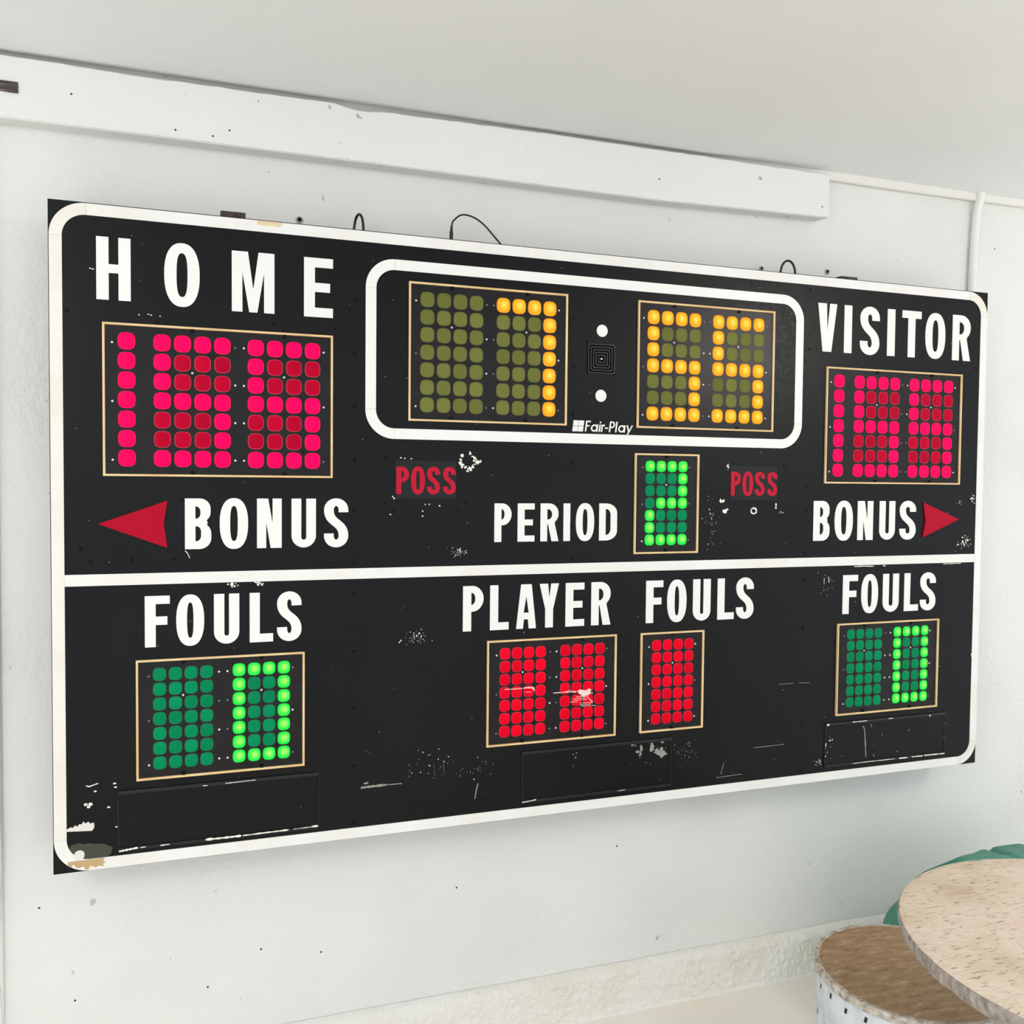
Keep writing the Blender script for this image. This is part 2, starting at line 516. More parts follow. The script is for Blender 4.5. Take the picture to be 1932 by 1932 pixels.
def glyph(ch, w, h, vf=0.195, hf=0.16):
    s, t = vf * h, hf * h
    if ch == 'I': return [[(0, 0), (w, 0), (w, h), (0, h)]]
    if ch == 'H':
        b0, b1 = 0.43 * h, 0.57 * h
        return [[(0, 0), (s, 0), (s, b0), (w - s, b0), (w - s, 0), (w, 0), (w, h), (w - s, h), (w - s, b1), (s, b1), (s, h), (0, h)]]
    if ch == 'L': return [[(0, 0), (w, 0), (w, t * 1.05), (s, t * 1.05), (s, h), (0, h)]]
    if ch == 'F': return [[(0, 0), (s, 0), (s, 0.43 * h), (0.9 * w, 0.43 * h), (0.9 * w, 0.595 * h), (s, 0.595 * h), (s, h - t), (w, h - t), (w, h), (0, h)]]
    if ch == 'E': return [[(0, 0), (w, 0), (w, t), (s, t), (s, 0.425 * h), (0.9 * w, 0.425 * h), (0.9 * w, 0.58 * h), (s, 0.58 * h), (s, h - t), (w, h - t), (w, h), (0, h)]]
    if ch == 'T':
        c = w / 2
        return [[(c - s / 2, 0), (c + s / 2, 0), (c + s / 2, h - t), (w, h - t), (w, h), (0, h), (0, h - t), (c - s / 2, h - t)]]
    if ch == 'V':
        c = w / 2
        return [[(c - s * .56, 0), (c + s * .56, 0), (w, h), (w - s * .92, h), (c, 0.42 * h), (s * 1.12, h), (0, h)]]
    if ch == 'Y':
        c = w / 2
        return [[(c - s / 2, 0), (c + s / 2, 0), (c + s / 2, 0.42 * h), (w, h), (w - s * 1.0, h), (c, 0.665 * h), (s * 1.08, h), (0, h), (c - s / 2, 0.42 * h)]]
    if ch == 'A':
        c = w / 2
        k = lambda z: (w * 0.2) * z / h      # left edge
        return [[(0, 0), (s * 0.86, 0), (s * 0.86 + k(.21 * h) * .95, 0.21 * h), (w - s * 0.92 - k(.21 * h) * .95, 0.21 * h), (w - s * 0.92, 0), (w, 0), (c + s * .66, h), (c - s * .66, h)],
                [(c - s * .32, 0.36 * h), (c + s * .32, 0.36 * h), (c, 0.74 * h)]]
    if ch == 'M':
        c = w / 2
        u = s * 0.93
        return [[(0, 0), (u, 0), (u, 0.66 * h), (c - s * .36, 0), (c + s * .36, 0), (w - u, 0.66 * h), (w - u, 0), (w, 0), (w, h), (w - s * 1.42, h), (c, 0.38 * h), (s * 1.42, h), (0, h)]]
    if ch == 'N':
        u = s * 0.92
        return [[(0, 0), (u, 0), (u, 0.52 * h), (w - s * 1.12, 0), (w, 0), (w, h), (w - u, h), (w - u, 0.5 * h), (s * 1.12, h), (0, h)]]
    if ch == 'U':
        r = w / 2; rz = min(0.26 * h, r * 1.0)
        ri = w / 2 - s
        out = [(0, h), (0, rz)] + arc(r, rz, r, rz, 180, 360, 20)[1:] + [(w, h), (w - s, h)]
        inn = arc(r, t + ri, ri, ri, 0, -180, 12)
        return [out + inn + [(s, h)]]
    if ch == 'O':
        return [superell(w / 2, h / 2, w / 2, h / 2, 2.35, 48), superell(w / 2, h / 2, w / 2 - s, h / 2 - t * .98, 2.7, 36)]
    if ch == 'D':
        return [bowl(0, w, 0, h, w * 0.62, 0.26 * h), bowl(s, w - s, t * .95, h - t * .95, (w - 2 * s) * 0.85, 0.16 * h)]
    if ch == 'P':
        zb = 0.43 * h
        out = [(0, 0), (s, 0), (s, zb)] + bowl(s, w, zb, h, w * 0.55, 0.285 * h)[1:-1] + [(0, h)]
        return [out, bowl(s, w - s, zb + t * .95, h - t * .95, (w - 2 * s) * 0.9, 0.125 * h)]
    if ch == 'R':
        zb = 0.46 * h
        b = bowl(s, w * 0.99, zb, h, w * 0.52, 0.26 * h)
        b = [p for p in b[1:-1] if not (p[1] < zb + 0.05 * h)]
        out = [(0, 0), (s, 0), (s, 0.455 * h), (s * 1.12, 0.455 * h), (w - s * 1.04, 0), (w, 0), (w * 0.78, 0.475 * h)] + b + [(0, h)]
        return [out, bowl(s, w - s * .98, 0.575 * h, h - t * .95, (w - 2 * s) * 0.9, 0.125 * h)]
    if ch == 'B':
        mid = 0.525 * h
        up = bowl(0, w * 0.975, mid, h, w * 0.42, 0.2 * h)
        lo = bowl(0, w, 0, mid, w * 0.45, 0.22 * h)
        waist = (w * 0.86, mid)
        lo_r = [p for p in lo[1:-1] if not (p[1] > mid - 0.035 * h)]
        up_r = [p for p in up[1:-1] if not (p[1] < mid + 0.035 * h)]
        out = [(0, 0)] + lo_r + [waist] + up_r + [(0, h)]
        return [out, bowl(s, w - s * .98, t * .98, mid - t * .46, (w - 2 * s) * 0.85, 0.11 * h), bowl(s, w * .975 - s * .98, mid + t * .46, h - t * .98, (w - 2 * s) * 0.85, 0.10 * h)]
    if ch == 'S':
        a, b = s / 2, t / 2 * 0.98
        ry = min(0.155 * h, w / 2 - a * 0.55)
        y1, y2 = h - b - ry, b + ry
        x0, x1 = a, w - a
        path = [(x1, 0.715 * h), (x1, (0.715 * h + y1) / 2)]
        path += arc(w / 2, y1, w / 2 - a, ry, 0, 180, 18)
        path += bez((x0, y1), (x0, y1 - 0.30 * h), (x1, y2 + 0.30 * h), (x1, y2), 26)[1:]
        path += arc(w / 2, y2, w / 2 - a, ry, 0, -180, 18)[1:]
        path += [(x0, (0.285 * h + y2) / 2), (x0, 0.285 * h)]
        return [stroke(path, a, b)]
WORDS = [
    ('HOME', 1.1735, 1.3025, 0.182, [('H', .0880, .1527, 1.1785, 1.3058), ('O', .2170, .2868, 1.1742, 1.3065), ('M', .3513, .4394, 1.1728, 1.3010), ('E', .5020, .5646, 1.1720, 1.3008)]),
    ('BONUS', .6652, .7730, 0.195, [('B', .2558, .3087), ('O', .3258, .3842), ('N', .4027, .4548), ('U', .4757, .5284), ('S', .5461, .5997)]),
    ('PERIOD', .6710, .7627, 0.192, [('P', .9440, .9869), ('E', 1.0024, 1.0456), ('R', 1.0608, 1.1080), ('I', 1.1206, 1.1383), ('O', 1.1535, 1.2023), ('D', 1.2157, 1.2644)]),
    ('VISITOR', 1.1718, 1.3005, 0.195, [('V', 1.8506, 1.9121), ('I', 1.9366, 1.9619), ('S', 1.9893, 2.0548), ('I', 2.0813, 2.1077), ('T', 2.1319, 2.1990), ('O', 2.2139, 2.2851), ('R', 2.3109, 2.3775)]),
    ('BONUS', .6617, .7697, 0.195, [('B', 1.8493, 1.9023), ('O', 1.9186, 1.9792), ('N', 1.9948, 2.0475), ('U', 2.0690, 2.1233), ('S', 2.1389, 2.1964)]),
    ('FOULS', .4600, .5680, 0.197, [('F', .1762, .2253), ('O', .2378, .2939), ('U', .3136, .3657), ('L', .3872, .4365), ('S', .4449, .4974)]),
    ('PLAYER', .4612, .5682, 0.19, [('P', .8683, .9188), ('L', .9351, .9820), ('A', 1.0010, 1.0519), ('Y', 1.0606, 1.1108), ('E', 1.1287, 1.1784), ('R', 1.1972, 1.2500)]),
    ('FOULS', .4600, .5675, 0.195, [('F', 1.3481, 1.3966), ('O', 1.4084, 1.4641), ('U', 1.4831, 1.5348), ('L', 1.5557, 1.6052), ('S', 1.6119, 1.6653)]),
    ('FOULS', .4587, .5660, 0.195, [('F', 1.9510, 2.0014), ('O', 2.0133, 2.0704), ('U', 2.0869, 2.1425), ('L', 2.1615, 2.2113), ('S', 2.2180, 2.2737)]),
]
def put_letter(ch, x0, x1, z0, z1, vf, m, parent, y0, y1, name='letter', label=None):
    ov = 0.0009 if ch in 'OS' and (z1 - z0) < 0.128 else (0.0016 if ch in 'S' else 0)
    lo = ov if ch in 'OSU' else 0
    z0 -= lo
    z1 += ov if ch in 'OS' else 0
    g = glyph(ch, x1 - x0, z1 - z0, vf)
    return flat(name, [[(x0 + x, z0 + z) for x, z in p] for p in g], m, parent, y0, y1, label)
for word, za, zb, vf, ls in WORDS:
    for l in ls:
        ch, x0, x1 = l[:3]
        z0, z1 = l[3:] if len(l) == 5 else (za, zb)
        put_letter(ch, x0, x1, z0, z1, vf, M_white, SB, 0.0012, -VT, 'letter', 'white letter %s of %s' % (ch, word))

# bonus arrows: raised red plastic darts
def dart(pts):
    c = (sum(p[0] for p in pts) / 4, sum(p[1] for p in pts) / 4)
    bm = prism(bmesh.new(), [[(x - c[0], z - c[1]) for x, z in pts]], 0.0006, -0.0035)
    es = [e for e in bm.edges if len(e.link_faces) == 2 and e.calc_face_angle(0) > 0.8]
    bmesh.ops.bevel(bm, geom=es, offset=0.0018, segments=2, affect='EDGES')
    obj('bonus_arrow', bm, M_arrow, SB, (c[0], 0, c[1]))
dart([(.0880, .7201), (.2211, .6689), (.2142, .7212), (.2215, .7684)])
dart([(2.2196, .6672), (2.3500, .7172), (2.2202, .7658), (2.2294, .7124)])

# possession windows
for x0, x1, z0, z1, lx0, lx1, la, lb in ((.7058, .8497, .7722, .8618, .7083, .8487, .7842, .8464), (1.5883, 1.7320, .7714, .8607, 1.5895, 1.7316, .7833, .8453)):
    cx, cz = (x0 + x1) / 2, (z0 + z1) / 2
    bm = boxm(x0 - cx, x1 - cx, -0.0008, 0.001, z0 - cz, z1 - cz, bevel=0.0006)
    pw = obj('possession_window', bm, M_poss, SB, (cx, 0, cz))
    k = (lx1 - lx0) / .1402
    for ch, a, b in (('P', .7083, .7376), ('O', .7424, .7748), ('S', .7797, .8106), ('S', .8178, .8485)):
        xa, xb = lx0 + (a - .7083) * k - cx, lx0 + (b - .7083) * k - cx
        put_letter(ch, xa, xb, la - cz, lb - cz, 0.185, M_letter_red, pw, -0.0006, -0.0014, 'red_letter', 'red letter %s of POSS' % ch)

# colon dots and the speaker grille between the clock digits
for z in (1.1856, 1.0270):
    x = 1.2176 if z > 1.1 else 1.2163
    flat('colon_dot', [arc(x, z, .0146, .0148, 0, 352.5, 47)], M_white, SB, 0.0006, -VT)
gx, gz, gs = 1.2157, 1.1168, .0362
bm = prism(bmesh.new(), [superell(0, 0, gs, gs, 9, 40)], 0.0006, -0.0012)
gr = obj('speaker_grille', bm, M_grille_gap, SB, (gx, 0, gz))
for r in (1.0, .82, .64, .46, .28):
    a, b = gs * r, gs * r - .0030
    bm = prism(bmesh.new(), [superell(0, 0, a, a, 14, 48), superell(0, 0, b, b, 14, 48)], -0.001, -0.0036)
    obj('grille_ring', bm, M_grille, gr)
bm = prism(bmesh.new(), [arc(0, 0, .0023, .0023, 0, 340, 17)], -0.001, -0.004)
obj('grille_stud', bm, M_rivet, gr)

# maker's mark: four slanted panes and slanted rounded lettering
SL = 0.13
def sh(p, z0=.9382):
    return [(x + (z - z0) * SL, z) for x, z in p]
for i in (0, 1):
    for j in (0, 1):
        x, z = 1.1410 + i * .0146, .9382 + j * .0139
        flat('logo_pane', [sh([(x, z), (x + .0136, z), (x + .0136, z + .0129), (x, z + .0129)])], M_white)
def rect(x0, x1, z0, z1): return [(x0, z0), (x1, z0), (x1, z1), (x0, z1)]
LZ, XH, CH, T = .9386, .0180, .0264, .0036
def ringp(cx, r=XH / 2, t=T): return [arc(cx, LZ + r, r * 1.0, r, 0, 350, 35), arc(cx, LZ + r, r - t, r - t, 0, 345, 23)]
LOGO = [
    [[rect(1.1742, 1.1742 + T, LZ, LZ + CH)], [rect(1.1742, 1.1868, LZ + CH - .0035, LZ + CH)], [rect(1.1742, 1.1845, LZ + .0125, LZ + .0158)]],
    [ringp(1.1983), [rect(1.2045, 1.2045 + T, LZ, LZ + XH)]],
    [[rect(1.2112, 1.2112 + T, LZ, LZ + XH)], [rect(1.2112, 1.2112 + T, LZ + XH + .0032, LZ + XH + .0072)]],
    [[rect(1.2172, 1.2172 + T, LZ, LZ + XH)], [rect(1.2195, 1.2258, LZ + XH - .0038, LZ + XH)]],
    [[rect(1.2268, 1.2352, LZ + .0080, LZ + .0112)]],
    [[rect(1.2385, 1.2385 + T, LZ, LZ + CH)], [bowl(1.2385, 1.2530, LZ + .0100, LZ + CH, .0080, .0082), bowl(1.2421, 1.2495, LZ + .0135, LZ + CH - .0034, .0046, .0047)]],
    [[rect(1.2556, 1.2556 + T, LZ, LZ + CH)]],
    [ringp(1.2722), [rect(1.2784, 1.2784 + T, LZ, LZ + XH)]],
    [[[(1.2848, LZ + XH), (1.2888, LZ + XH), (1.2935, LZ + .0052), (1.2988, LZ + XH), (1.3026, LZ + XH), (1.2910, LZ - .0070), (1.2872, LZ - .0070), (1.2912, LZ + .0012)]]],
]
for gl in LOGO:
    bm = bmesh.new()
    ox = gl[0][0][0][0]
    for li, polys in enumerate(gl):
        prism(bm, [[(x - ox, z - LZ) for x, z in sh(p)] for p in polys], 0.0006, -VT - .00012 * li)
    obj('logo_letter', bm, M_white, SB, (ox, 0, LZ))

# ---- digit displays
def lens_mesh(rx, rz):
    bm = bmesh.new()
    N = 24
    rings = []
    for f, y in ((1.0, 0.0), (0.99, -0.0008), (0.89, -0.0012), (0.86, -0.0013), (0.5, -0.0024)):
        rings.append([bm.verts.new((x, y, z)) for x, z in superell(0, 0, rx * f, rz * f, 2.9, N)])
    c = bm.verts.new((0, -0.0028, 0))
    for i, (A, B) in enumerate(zip(rings, rings[1:])):
        for k in range(N):
            f = bm.faces.new((A[k], A[(k + 1) % N], B[(k + 1) % N], B[k]))
            f.material_index = 1 if i < 2 else 0
            f.smooth = True
    for k in range(N):
        f = bm.faces.new((rings[-1][k], rings[-1][(k + 1) % N], c)); f.smooth = True
    bmesh.ops.recalc_face_normals(bm, faces=bm.faces)
    me = bpy.data.meshes.new('lens'); bm.to_mesh(me); bm.free()
    return me
def unit_lens(key, big):
    """lens mesh in units of its half width, so that object coordinates run to 1 at the rim"""
    me = lens_mesh(1.0, 1.0)
    sc = .0172 if big else .0139
    for vtx in me.vertices:
        vtx.co.y = vtx.co.y / sc
    for m in LM[key]:
        me.materials.append(m)
    return me, sc
LENS = {}
def lens(key, x, z, parent, big, y):
    if (key, big) not in LENS:
        LENS[key, big] = unit_lens(key, big)
    me, sc = LENS[key, big]
    o = bpy.data.objects.new(key.split('_')[0].replace('crimson', 'red') + '_lens', me)
    o.location = (x, y, z); o.scale = (sc * (.985 if big else .975), sc, sc * 1.03)
    COL.objects.link(o); o.parent = parent
    return o
bm = bmesh.new()
rings = [[bm.verts.new((.0024 * f * math.cos(t), y, .0024 * f * math.sin(t))) for t in (2 * math.pi * k / 10 for k in range(10))] for f, y in ((1, 0), (.8, -.0009))]
for k in range(10):
    bm.faces.new((rings[0][k], rings[0][(k + 1) % 10], rings[1][(k + 1) % 10], rings[1][k]))
bm.faces.new(rings[1])
bmesh.ops.recalc_face_normals(bm, faces=bm.faces)
RIV = bpy.data.meshes.new('rivet'); bm.to_mesh(RIV); bm.free()
RIVD = RIV.copy(); RIVB = RIV.copy()
RIV.materials.append(M_rivet); RIVD.materials.append(M_rivet_dim); RIVB.materials.append(M_screw)
def rivet(x, y, z, parent, kind='w', s=1.0, name=None):
    me = {'w': RIV, 'd': RIVD, 'b': RIVB}[kind]
    o = bpy.data.objects.new(name or ('screw' if kind == 'b' else 'rivet'), me)
    o.location = (x, y, z); o.scale = (s, s, s)
    COL.objects.link(o); o.parent = parent

FIVE = ['1111', '1000', '1000', '1111', '0001', '0001', '1111']
SEVEN = ['1111'] + ['0001'] * 6
ZERO = ['1111'] + ['1001'] * 5 + ['1111']
TWO = ['1111', '0001', '0001', '0111', '1000', '1000', '1111']
OFF = ['0000'] * 7
ONE = ['1'] * 7
# name, x0, x1, z0, z1, top row, bottom row, [(first col, last col, digit)], colour on, off
DISPLAYS = [
    ('score_display', .0985, .5645, .8188, 1.1330, 1.0970, .8563, [(.1439, .1439, ONE), (.2124, .3321, FIVE), (.4004, .5206, FIVE)], 'red_on', 'red_off', True),
    ('clock_display', .7352, 1.1248, .9513, 1.2667, 1.2288, .9889, [(.7786, .8959, OFF), (.9619, 1.0792, SEVEN)], 'amber_on', 'amber_off', True),
    ('clock_display', 1.3141, 1.7130, .9513, 1.2667, 1.2284, .9884, [(1.3579, 1.4765, FIVE), (1.5447, 1.6654, FIVE)], 'amber_on', 'amber_off', True),
    ('period_display', 1.3104, 1.4928, .6360, .8881, .8563, .6709, [(1.3543, 1.4472, TWO)], 'green_on', 'green_off', False),
    ('score_display', 1.8805, 2.3477, .8171, 1.1316, 1.0949, .8534, [(1.9241, 1.9241, ONE), (1.9910, 2.1117, FIVE), (2.1790, 2.3009, FIVE)], 'red_on', 'red_off', True),
    ('foul_display', .1585, .5040, .1794, .4340, .4019, .2133, [(.2046, .2985, OFF), (.3650, .4594, ZERO)], 'green_on', 'green_off', False),
    ('player_display', .9281, 1.2663, .1816, .4363, .4033, .2152, [(.9734, 1.0648, OFF), (1.1292, 1.2216, OFF)], 'red_on', 'crimson_off', False),
    ('player_foul_display', 1.3338, 1.5157, .1817, .4356, .4022, .2141, [(1.3796, 1.4728, OFF)], 'red_on', 'crimson_off', False),
    ('foul_display', 1.9341, 2.2853, .1786, .4329, .4015, .2126, [(1.9807, 2.0734, OFF), (2.1399, 2.2368, ZERO)], 'green_on', 'green_off', False),
]
DISP = []
for name, x0, x1, z0, z1, zt, zb, digs, on, off, big in DISPLAYS:
    cx, cz = (x0 + x1) / 2, (z0 + z1) / 2
    hw, hh = (x1 - x0) / 2, (z1 - z0) / 2
    fw = .0046
    PY = -0.0012
    d = obj(name, boxm(-hw + .001, hw - .001, PY, 0.001, -hh + .001, hh - .001), M_plate, SB, (cx, 0, cz))
    DISP.append(d)
    d['label'] = {'red': 'lamp display with red lenses in a cream bead frame', 'amber': 'clock lamp display with amber lenses in a cream bead frame', 'green': 'lamp display with green lenses in a cream bead frame'}[on.split('_')[0]]
    # cream bead: four mitred rounded strips
    bm = bmesh.new()
    secs = [(0.0, 0.0008), (0.0, -0.0052), (0.0009, -0.0063), (fw * .55, -0.0066), (fw * .85, -0.0055), (fw, -0.0042), (fw, -0.0008)]
    rings = [[bm.verts.new((sx * (hw - i), y, sz * (hh - i))) for sx, sz in ((-1, -1), (1, -1), (1, 1), (-1, 1))] for i, y in secs]
    for A, B in zip(rings, rings[1:]):
        for k in range(4):
            bm.faces.new((A[k], A[(k + 1) % 4], B[(k + 1) % 4], B[k]))
    bmesh.ops.recalc_face_normals(bm, faces=bm.faces)
    obj('bead_frame', bm, M_frame, d)
    # lenses
    pitch = (zt - zb) / 6
    for xa, xb, dig in digs:
        nc = len(dig[0])
        for r in range(7):
            for c in range(nc):
                x = xa + ((xb - xa) * c / (nc - 1) if nc > 1 else 0)
                key = on if dig[r][c] == '1' else off
                lens(key, x - cx, zt - pitch * r - cz, d, big, PY - 0.0001)
    # rivets: beside the outer columns, in the gaps, one in each digit
    rng = random.Random(int(x0 * 1e4))
    pc = (digs[-1][1] - digs[-1][0]) / 3
    ry = PY
    lx, rx = digs[0][0] - pc * .68, digs[-1][1] + pc * .6
    for r in (0, 3, 6):
        rivet(lx - cx, ry, zt - pitch * (r + .1) - cz, d, rng.choice('wwd'))
        rivet(rx - cx, ry, zt - pitch * (r + .05) - cz, d, rng.choice('wd'))
    for (a0, a1, _), (b0, b1, __) in zip(digs, digs[1:]):
        if a1 == a0: continue
        gap = b0 - a1
        for r in (0, 2, 4, 6):
            rivet(a1 + gap * .38 - cx, ry, zt - pitch * (r + .05) - cz, d, rng.choice('wwd'))
            rivet(a1 + gap * .64 - cx, ry, zt - pitch * (r + .05) - cz, d, rng.choice('wwd'))
    for a0, a1, dg in digs:
        if a1 > a0:
            rivet((a0 + a1) / 2 - pc * .02 - cx, ry, zt - pitch * 1.5 - cz, d, 'w')
            rivet(a1 - pc * .5 - cx, ry, zt - pitch * 5.5 - cz, d, 'b', 1.2)
            for s_ in (-1, 1):
                rivet((a0 + a1) / 2 - cx, -0.0030, s_ * (hh - .0075), d, 'b', 1.9)

# screws on the enamel face
SCREWS = [(.614, z) for z in (1.2164, 1.0982, .9795, .8607, .7444, .6269, .5583, .4282, .2978, .1661, .0354)]
SCREWS += [(1.143, z) for z in (1.3321, 1.2120, 1.0949, .9789, .8614, .7078, .6271)]
SCREWS += [(1.825, z) for z in (1.3327, 1.1751, .8077, .7433, .6295, .5564, .4262, .1671, .0349)]
SCREWS += [(.0341, 1.1526), (.4386, 1.1514), (.5709, 1.1508), (.2035, 1.1400), (.2492, .7696), (.0554, .6684), (.0731, .6438), (.1524, .6442), (.2335, .6437),
           (1.1774, 1.1563), (1.2518, 1.0792), (.8563, .7437), (.8725, .7639), (.6834, .7638), (.7025, .7441), (.6839, .8653), (2.4019, 1.1522), (1.7541, .8661)]
for x, z in SCREWS:
    rivet(x, 0.0, z, SB, 'b', 1.7)

# name plate slots under the foul and player displays
for x0, x1, z0, z1 in ((.1236, .5350, .0335, .1615), (1.0190, 1.4256, .0365, .1628), (1.9020, 2.3196, .0376, .1602)):
    cx, cz = (x0 + x1) / 2, (z0 + z1) / 2
    hw, hh = (x1 - x0) / 2, (z1 - z0) / 2
    p = obj('name_slot', boxm(-hw + .0015, hw - .0015, -0.0006, 0.001, -hh + .003, hh - .003, bevel=.0004), M_black, SB, (cx, 0, cz))
    obj('slot_rail', boxm(-hw, hw, -0.0035, 0.001, hh - .008, hh, bevel=.001), M_rail, p)
    obj('slot_rail', boxm(-hw, hw, -0.0035, 0.001, -hh, -hh + .007, bevel=.001), M_rail, p)
    for s_ in (-1, 1):
        obj('slot_end', boxm(s_ * hw - .0012, s_ * hw + .0012, -0.0020, 0.001, -hh, hh, bevel=.0005), M_rail, p)

# ---- chipped paint, scuffs and old tape
class Chips:
    def __init__(s, seed): s.bm = bmesh.new(); s.r = random.Random(seed)
    def blob(s, x, z, rx, rz, y=-0.0004, n=9, j=.35):
        a0 = s.r.random() * 6.28
        p = []
        for i in range(n):
            k = 1 - j + 2 * j * s.r.random()
            t = a0 + 6.283 * i / n
            p.append((x + rx * k * math.cos(t), z + rz * k * math.sin(t)))
        y -= .0003 * s.r.random()
        prism(s.bm, [p], y + 0.0014, y)
    def specks(s, x, z, rx, rz, n, r0=.0008, r1=.0020):
        for i in range(n):
            r = r0 + (r1 - r0) * s.r.random() ** 2.5
            gx_, gz_ = max(-1.6, min(1.6, s.r.gauss(0, .55))), max(-1.6, min(1.6, s.r.gauss(0, .55)))
            s.blob(x + rx * gx_, z + rz * gz_, r, r * (.7 + .7 * s.r.random()), n=6)
    def streak(s, pts, w, y=-0.0004):
        n = 0; out = []
        P = []
        for (a, b) in zip(pts, pts[1:]):
            for k in range(7):
                P.append((a[0] + (b[0] - a[0]) * k / 7, a[1] + (b[1] - a[1]) * k / 7))
        P.append(pts[-1])
        L, R = [], []
        for i, q in enumerate(P):
            q0, q1 = P[max(0, i - 1)], P[min(len(P) - 1, i + 1)]
            dx, dz = q1[0] - q0[0], q1[1] - q0[1]; l = math.hypot(dx, dz) or 1
            e = w * (.45 + .75 * s.r.random()) * .5
            L.append((q[0] - dz / l * e, q[1] + dx / l * e)); R.append((q[0] + dz / l * e, q[1] - dx / l * e))
        y -= .0003 * s.r.random()
        prism(s.bm, [R + L[::-1]], y + 0.0014, y)
    def done(s, name, m, parent=SB):
        o = obj(name, s.bm, m, parent); o['kind'] = 'stuff'; return o
c = Chips(11)
for i in range(46):                                   # ring of bare metal beside the left possession window
    a = c.r.random() * 6.283; q = .6 + .45 * c.r.random()
    if math.sin(a) > .2 and c.r.random() < .55: continue
    c.blob(.8775 + .0225 * q * math.cos(a), .8605 + .0215 * q * math.sin(a), .0016 + .0022 * c.r.random(), .0013 + .0018 * c.r.random(), n=7)
for i in range(10):
    c.blob(.897 + .012 * c.r.random(), .8590 + .006 * (c.r.random() - .5), .002, .0026, n=7)
for x, z, rx, rz in ((1.5600, .7690, .0035, .0060), (1.5680, .7690, .0042, .0045), (1.5740, .7420, .0062, .0050), (1.5800, .7475, .0040, .0025), (1.7296, .7600, .0020, .0052), (1.7290, .7515, .0028, .0028)):
    c.blob(x, z, rx, rz)
for i in range(12):
    a = 6.283 * i / 12
    c.blob(1.6609 + .0080 * math.cos(a), .7431 + .0075 * math.sin(a), .0026, .0021, n=7)
c.specks(1.7517, .7386, .012, .004, 9)
c.specks(1.5351, .7146, .018, .060, 44, .0005, .0016)
c.specks(1.5813, .8575, .004, .009, 9, .001, .002)
c.specks(2.3763, .6523, .020, .018, 44, .0009, .0026)
c.specks(2.3996, .7767, .010, .013, 18)
c.specks(2.3548, .7628, .008, .006, 6)
c.specks(.8565, .6482, .020, .009, 40, .0006, .0016)
c.specks(.7564, .4550, .035, .014, 46, .0006, .0018)
c.specks(.3510, .5875, .009, .006, 16, .0012, .0030)
c.specks(.4028, .5880, .009, .004, 10, .0012, .0028)
c.streak([(1.988, .5888), (2.020, .5895), (2.053, .5885)], .0030)
c.streak([(2.086, .5895), (2.094, .5885)], .0030)
c.streak([(2.300, .5895), (2.363, .5900)], .0022)
c.specks(1.895, .545, .022, .030, 14, .0005, .0014)
c.streak([(1.889, .560), (1.889, .543)], .0012)
c.streak([(1.902, .563), (1.906, .548)], .0016)
c.specks(.78, .15, .06, .030, 26, .0005, .0016)
c.specks(.905, .125, .05, .025, 22, .0005, .0014)
c.specks(1.1518, .1386, .022, .010, 7, .001, .0026)
c.specks(1.1534, .1200, .004, .010, 5)
c.specks(1.9166, .0953, .010, .030, 34, .0007, .0028)
c.specks(1.905, .090, .002, .035, 14, .0010, .0024)
c.specks(1.8843, .0557, .010, .010, 16, .0006, .0014)
c.specks(1.95, .08, .03, .03, 12, .0006, .0014)
c.streak([(.0618, .1788), (.068, .1765), (.076, .1790), (.0848, .1815)], .0024)
for x, z in ((.0797, .1653), (.116, .1782), (.118, .170), (.1046, .1292), (.1196, .0860)):
    c.blob(x, z, .0032, .0016, n=7)
for x, z in ((.0615, .1395), (.0665, .1345), (.0705, .1398)):
    c.blob(x, z, .0038, .0030, n=8)
for x, z in ((.0767, 1.2399), (.082, 1.2385), (.1678, 1.1521), (.1860, 1.1545), (.1912, 1.1532), (.2090, 1.1520)):
    c.blob(x, z, .0020, .0012, n=6)
c.streak([(.2557, .662), (.2605, .6575), (.2652, .6462)], .0018)
c.specks(2.4133, .3261, .003, .012, 7)
for x, z in ((.7185, .8660), (.7280, .8655), (.7430, .8650), (.700, .778), (.703, .774), (.695, .737), (.776, .760), (.786, .7605), (.770, .745), (.770, .733), (.81, .757)):
    c.blob(x, z, .0020, .0017, n=6)
rg = random.Random(5)
for i in range(95):
    x, z = rg.uniform(.04, 2.4), rg.uniform(.04, 1.33)
    c.blob(x, z, .0007 + .0005 * rg.random(), .0006, n=5)
c.done('paint_chips', M_chip)

c = Chips(3)
for x, z, rx, rz in ((1.3985, .1215, .0125, .0085), (1.3850, .1300, .0085, .0070), (1.3700, .1420, .0065, .0090), (1.3985, .1340, .0040, .0050), (1.3400, .1420, .0035, .0080), (1.3380, .1270, .0035, .0050), (1.3150, .1530, .0040, .0040), (1.3300, .1340, .0050, .0030), (1.4000, .1530, .0050, .0035)):
    c.blob(x, z, rx, rz, y=-.0012, n=12, j=.4)
c.specks(1.36, .13, .055, .030, 46, .0007, .0022)
c.specks(1.370, .095, .05, .018, 16, .0006, .0016)
c.specks(1.47, .120, .035, .035, 50, .0005, .0014)
for i in range(26):
    c.blob(1.0 + rg.random() * .9, rg.uniform(.04, .16), .0006, .0006, n=5)
c.streak([(.6302, .1150), (.66, .1158), (.690, .1160)], .0055)
c.streak([(.692, .1158), (.7246, .1150)], .0022)
c.blob(.642, .1240, .0050, .0022)
c.streak([(.9090, .0963), (.9040, .078), (.9014, .0601)], .0026)
c.streak([(2.0290, .1420), (2.0345, .1330), (2.0370, .1100), (2.0410, .0543)], .0034, y=-.0012)
c.streak([(2.0550, .147), (2.0600, .136)], .0018, y=-.0012)
c.streak([(2.0665, .060), (2.0700, .053)], .0028, y=-.0012)
